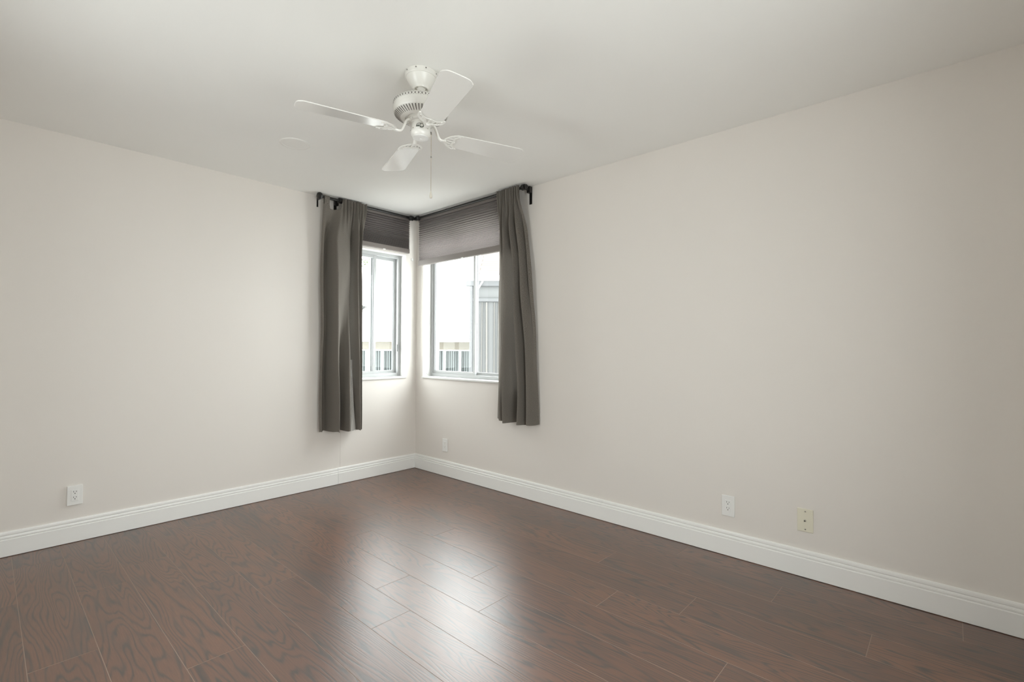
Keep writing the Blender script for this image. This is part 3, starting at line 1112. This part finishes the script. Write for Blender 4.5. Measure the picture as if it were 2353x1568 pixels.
# ------------------------------------------------------------------ recessed light
rl = thing('recessed_light', (0.893, -1.588, H), 'flat round white recessed light in the ceiling, switched off', 'ceiling light')
b = MB()
b.lathe([(0.089, 2.44), (0.089, 2.4385), (0.086, 2.436), (0.074, 2.4345), (0.071, 2.4358), (0.071, 2.44)], (0.893, -1.588, 0), 56)
b.build('trim_ring', M['lens'], rl)
b = MB()
b.lathe([(0.0715, 2.4362), (0.04, 2.4356), (0.001, 2.4354)], (0.893, -1.588, 0), 48)
b.build('lens', M['lens'], rl)


# ------------------------------------------------------------------ outlets and plates
def plate_frame(axis, a, z):
    """matrix: local x along the wall to the viewer's right, local y up, local z out of the wall"""
    if axis == 0:
        return Matrix.Translation((0, a, z)) @ Matrix(((0, 0, 1, 0), (1, 0, 0, 0), (0, 1, 0, 0), (0, 0, 0, 1)))
    return Matrix.Translation((a, 0, z)) @ Matrix(((1, 0, 0, 0), (0, 0, -1, 0), (0, 1, 0, 0), (0, 0, 0, 1)))


def outlet(axis, a, z, label, thick, dark=True):
    T = plate_frame(axis, a, z)
    root = thing('wall_outlet', T @ Vector((0, 0, 0)), label, 'outlet', 'white duplex outlets low on the walls')
    b = MB()
    w, h = 0.0355, 0.0580
    b.box(-w, w, -h, h, 0.0, thick, T=T)
    b.build('cover_plate', M['plastic'], root, bevel=0.0025)
    b = MB()
    b.box(-0.0168, 0.0168, -0.0335, 0.0335, thick - 0.001, thick + 0.0018, T=T)
    rec = b.build('receptacle', M['plastic'], root, bevel=0.0012)
    for s in (1, -1):
        b = MB()
        zc = 0.0165 * s + 0.002
        mz = thick + 0.0018
        for (u, hh) in ((-0.0062, 0.0042), (0.0062, 0.0034)):
            b.box(u - 0.0011, u + 0.0011, zc + 0.004 - hh, zc + 0.004 + hh, mz - 0.0005, mz + 0.0002, T=T)
        b.lathe([(0.0026, -0.0005), (0.0026, 0.0003), (0.0005, 0.0003)], T=T @ Matrix.Translation((0, zc - 0.0068, mz)), n=14)
        g = b.build('socket_slots', M['slot'] if dark else M['faint'], root)
        g.parent = rec
    return root


outlet(0, -2.493, 0.2800, 'white duplex outlet low on the left wall', 0.0125)
outlet(1, 2.956, 0.2805, 'white duplex outlet on the right wall left of the ivory cable plate', 0.007)
outlet(1, 0.457, 0.2800, 'white outlet on the right wall under the corner window', 0.007, False)

T = plate_frame(1, 3.338, 0.2905)
cp = thing('cable_plate', T @ Vector((0, 0, 0)), 'ivory cable wall plate with two screws on the right wall', 'wall plate')
b = MB()
b.box(-0.0360, 0.0360, -0.0590, 0.0590, 0.0, 0.0055, T=T)
b.build('cover_plate', M['ivory'], cp, bevel=0.0022)
for s in (1, -1):
    b = MB()
    b.lathe([(0.0036, 0.004), (0.0036, 0.0066), (0.0018, 0.0076)], T=T @ Matrix.Translation((0.001, 0.0455 * s + 0.001, 0)), n=16)
    b.box(-0.0032, 0.0032, -0.0005, 0.0005, 0.0070, 0.0079, 1, T=T @ Matrix.Translation((0.001, 0.0455 * s + 0.001, 0)) @ Matrix.Rotation(0.4, 4, 'Z'))
    b.build('screw', [M['steel'], M['slot']], cp)
b = MB()
b.lathe([(0.0062, 0.004), (0.0062, 0.0075), (0.0046, 0.0078), (0.0046, 0.0145), (0.0030, 0.0150)], T=T, n=6, smooth=False)
b.lathe([(0.0030, 0.0138), (0.0028, 0.0152), (0.0005, 0.0152)], T=T, n=14, mi=1)
b.build('coaxial_jack', [M['steel'], M['slot']], cp)

# small round button on the narrow strip of left wall at the corner
b = MB()
T = plate_frame(0, -0.056, 2.036)
b.lathe([(0.0150, 0.0), (0.0150, 0.005), (0.0120, 0.008), (0.0105, 0.006), (0.0075, 0.006), (0.0065, 0.0095), (0.001, 0.0105)], T=T, n=32)
bt = b.build('wall_button', M['plastic'], None, origin=(0, -0.056, 2.036))
tag(bt, 'small round white button on the wall at the corner beside the window', 'wall button')


# ------------------------------------------------------------------ outside the windows
HY = R_(42.3613)
HF = Vector((-math.sin(HY), math.cos(HY), 0))
HR = Vector((math.cos(HY), math.sin(HY), 0))
HO = Vector((3.9043, -2.8777, 0))


def hp(u, d, z):
    """neighbour's own axes: u along its eave, d away from this house"""
    return HO + HR * u + HF * d + Vector((0, 0, z))


def hbox(b, u0, u1, d0, d1, z0, z1, mi=0):
    vs = [hp(u, d, z) for z in (z0, z1) for d in (d0, d1) for u in (u0, u1)]
    b.raw(vs, [(0, 2, 3, 1), (4, 5, 7, 6), (0, 1, 5, 4), (2, 6, 7, 3), (0, 4, 6, 2), (1, 3, 7, 5)], mi)


def roof_slab(b, u0, u1, d0, z0, d1, z1, th):
    """sloping slab with shingle coordinates on top"""
    L = math.hypot(d1 - d0, z1 - z0)
    b.face([hp(u0, d0, z0), hp(u1, d0, z0), hp(u1, d1, z1), hp(u0, d1, z1)], 0, uv=[(u0, 0), (u1, 0), (u1, L), (u0, L)])
    q = [(u0, d0, z0 - th), (u0, d1, z1 - th), (u1, d1, z1 - th), (u1, d0, z0 - th)]
    b.face([hp(*p) for p in q], 1, uv=[(0, 0)] * 4)
    b.face([hp(u0, d0, z0 - th), hp(u1, d0, z0 - th), hp(u1, d0, z0), hp(u0, d0, z0)], 1, uv=[(0, 0)] * 4)
    b.face([hp(u0, d0, z0 - th), hp(u0, d0, z0), hp(u0, d1, z1), hp(u0, d1, z1 - th)], 1, uv=[(0, 0)] * 4)
    b.face([hp(u1, d0, z0), hp(u1, d0, z0 - th), hp(u1, d1, z1 - th), hp(u1, d1, z1)], 1, uv=[(0, 0)] * 4)


GZ = -2.9
SL = 0.4167
nh = thing('neighbour_house', hp(-1, 12, GZ), 'neighbouring house with pale shingle roof seen through both corner windows', 'house')
b = MB()
roof_slab(b, -4.45, 3.5, 9.0, 1.345, 17.0, 1.345 + SL * 8, 0.06)
b.face([hp(-4.45, 17, 1.345 + SL * 8), hp(3.5, 17, 1.345 + SL * 8), hp(3.5, 25, 1.345), hp(-4.45, 25, 1.345)], 0, uv=[(0, 0), (8, 0), (8, 9), (0, 9)])
b.build('roof', [M['shingle'], M['fascia']], nh)
b = MB()
hbox(b, -4.1, 3.3, 9.3, 24.7, GZ, 0.45)
hbox(b, -4.1, 3.3, 9.3, 9.42, 1.137, 1.36)
hbox(b, -4.1, -3.42, 9.3, 9.42, 0.45, 1.137)
b.face([hp(-4.1, 9.3, 1.1), hp(-4.1, 24.7, 1.1), hp(-4.1, 17, 4.5)])
hbox(b, -4.1, -4.0, 9.3, 24.7, 0.45, 1.3)
b.build('house_wall', M['siding'], nh)
for k in range(12):                              # a band of windows with vertical blinds between white posts
    u0 = -3.40 + 0.30 * k
    b = MB()
    hbox(b, u0 - 0.02, u0 + 0.02, 9.29, 9.40, 0.45, 1.137)
    hbox(b, u0 + 0.02, u0 + 0.28, 9.31, 9.36, 1.115, 1.137)
    hbox(b, u0 + 0.02, u0 + 0.28, 9.31, 9.36, 0.45, 0.50)
    wf = b.build('house_window', M['fascia'], nh)
    b = MB()
    for j in range(6):
        a = u0 + 0.02 + 0.0433 * j
        b.face([hp(a, 9.36, 0.50), hp(a + 0.036, 9.345, 0.50), hp(a + 0.036, 9.345, 1.115), hp(a, 9.36, 1.115)], 0)
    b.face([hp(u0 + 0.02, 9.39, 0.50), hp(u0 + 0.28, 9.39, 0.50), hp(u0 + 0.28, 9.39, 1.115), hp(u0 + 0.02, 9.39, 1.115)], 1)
    vb = b.build('vertical_blinds', [M['nwin'], M['npane']], nh)
    vb.parent = wf
# gabled dormer on the roof
b = MB()
zd = 2.10
for s, (ua, ub) in ((0, (-3.18, -3.78)), (1, (-4.38, -3.78))):
    q = [hp(ua, 9.95, zd), hp(ub, 9.95, zd + 0.26), hp(ub, 12.2, zd + 0.26), hp(ua, 11.2, zd)]
    b.face(q, 0, uv=[(0, 0), (0, .65), (2.2, .65), (1.2, 0)])
    q2 = [p - Vector((0, 0, 0.03)) for p in q]
    b.face(q2, 1, uv=[(0, 0)] * 4)
    b.face([q[0], q2[0], q2[3], q[3]], 1, uv=[(0, 0)] * 4)
    b.face([q[0], q[1], q2[1], q2[0]], 1, uv=[(0, 0)] * 4)
dm = b.build('dormer_roof', [M['shingle'], M['fascia']], nh)
b = MB()
hbox(b, -4.28, -3.28, 10.05, 11.0, 1.6, zd - 0.03)
b.build('dormer_wall', M['greywood'], nh)

# screened porch nearer by, at the right
po = thing('screened_porch', hp(0.9, 7.6, GZ), 'grey screened porch with pinkish shingle roof seen through the right-wall window', 'porch')
b = MB()
roof_slab(b, -0.50, 3.0, 6.45, 2.150, 9.0, 2.150 + SL * 2.55, 0.032)
b.build('roof', [M['pink_shingle'], M['fascia']], po)
b = MB()
hbox(b, -0.625, 2.9, 6.50, 6.58, 2.013, 2.086)
hbox(b, -0.56, 2.9, 6.52, 6.56, 1.803, 1.848)
b.build('porch_beam', M['greywood'], po, bevel=0.004)
b = MB()
hbox(b, -0.575, -0.535, 6.51, 6.57, GZ, 2.013)
b.build('porch_post', M['greywood'], po, bevel=0.004)
b = MB()
hbox(b, -0.535, 2.9, 6.545, 6.55, GZ, 2.013)
b.build('porch_screen', M['screen'], po)
b = MB()
rr = random.Random(4)
u = -0.47
while u < 1.2:
    w = rr.uniform(0.015, 0.05)
    b.tube([hp(u, 6.532, -2.8), hp(u + rr.uniform(-.01, .01), 6.532, 0.5), hp(u, 6.532, 1.79)], w / 2, 8, sz=0.5, upv=tuple(HR))
    u += w + rr.uniform(0.02, 0.07)
b.build('porch_drape', M['screen_b'], po)
b = MB()
b.tube([hp(-0.395, 6.47, 2.075), hp(-0.50, 6.47, 1.90)], 0.010, 10)
b.build('brace', M['fascia'], po)

# tree behind the house
tr = thing('tree', hp(-8.1, 19.0, GZ), 'pale green leafy tree behind the neighbouring roof', 'tree')
b = MB()
b.tube([hp(-8.3, 19, GZ), hp(-8.25, 19, 0), hp(-8.3, 19.1, 2.5)], [0.22, 0.18, 0.12], 10)
for k in range(7):
    a = k * 0.9
    b.tube([hp(-8.3, 19.1, 2.0 + k * .1), hp(-8.3 + 0.9 * math.cos(a), 19.1 + 0.9 * math.sin(a), 3.6), hp(-8.3 + 1.5 * math.cos(a), 19.1 + 1.5 * math.sin(a), 4.7)], [0.07, 0.045, 0.02], 7)
b.build('trunk', M['bark'], tr)
b = MB()
rr = random.Random(11)
for k in range(4200):
    a, e, r = rr.uniform(0, 2 * PI), rr.uniform(-1, 1), rr.random() ** 0.4
    c = hp(-7.9 + 2.6 * r * math.cos(a) * math.sqrt(1 - e * e), 19.1 + 1.9 * r * math.sin(a) * math.sqrt(1 - e * e), 4.6 + 1.7 * r * e)
    d1 = Vector((rr.uniform(-1, 1), rr.uniform(-1, 1), rr.uniform(-1, 1))).normalized()
    d2 = d1.cross(Vector((rr.uniform(-1, 1), rr.uniform(-1, 1), rr.uniform(-1, 1)))).normalized()
    s = rr.uniform(0.05, 0.10)
    b.face([c - d1 * s, c + d2 * s * .45, c + d1 * s, c - d2 * s * .45])
b.build('foliage', M['leaf'], tr)

b = MB()
b.face([tuple(hp(u, d, GZ)) for u, d in ((-14, 5.2), (12, 5.2), (12, 34), (-14, 34))])
g = b.build('ground', M['ground'])
tag(g, 'pale ground around the houses', None, None, 'structure')
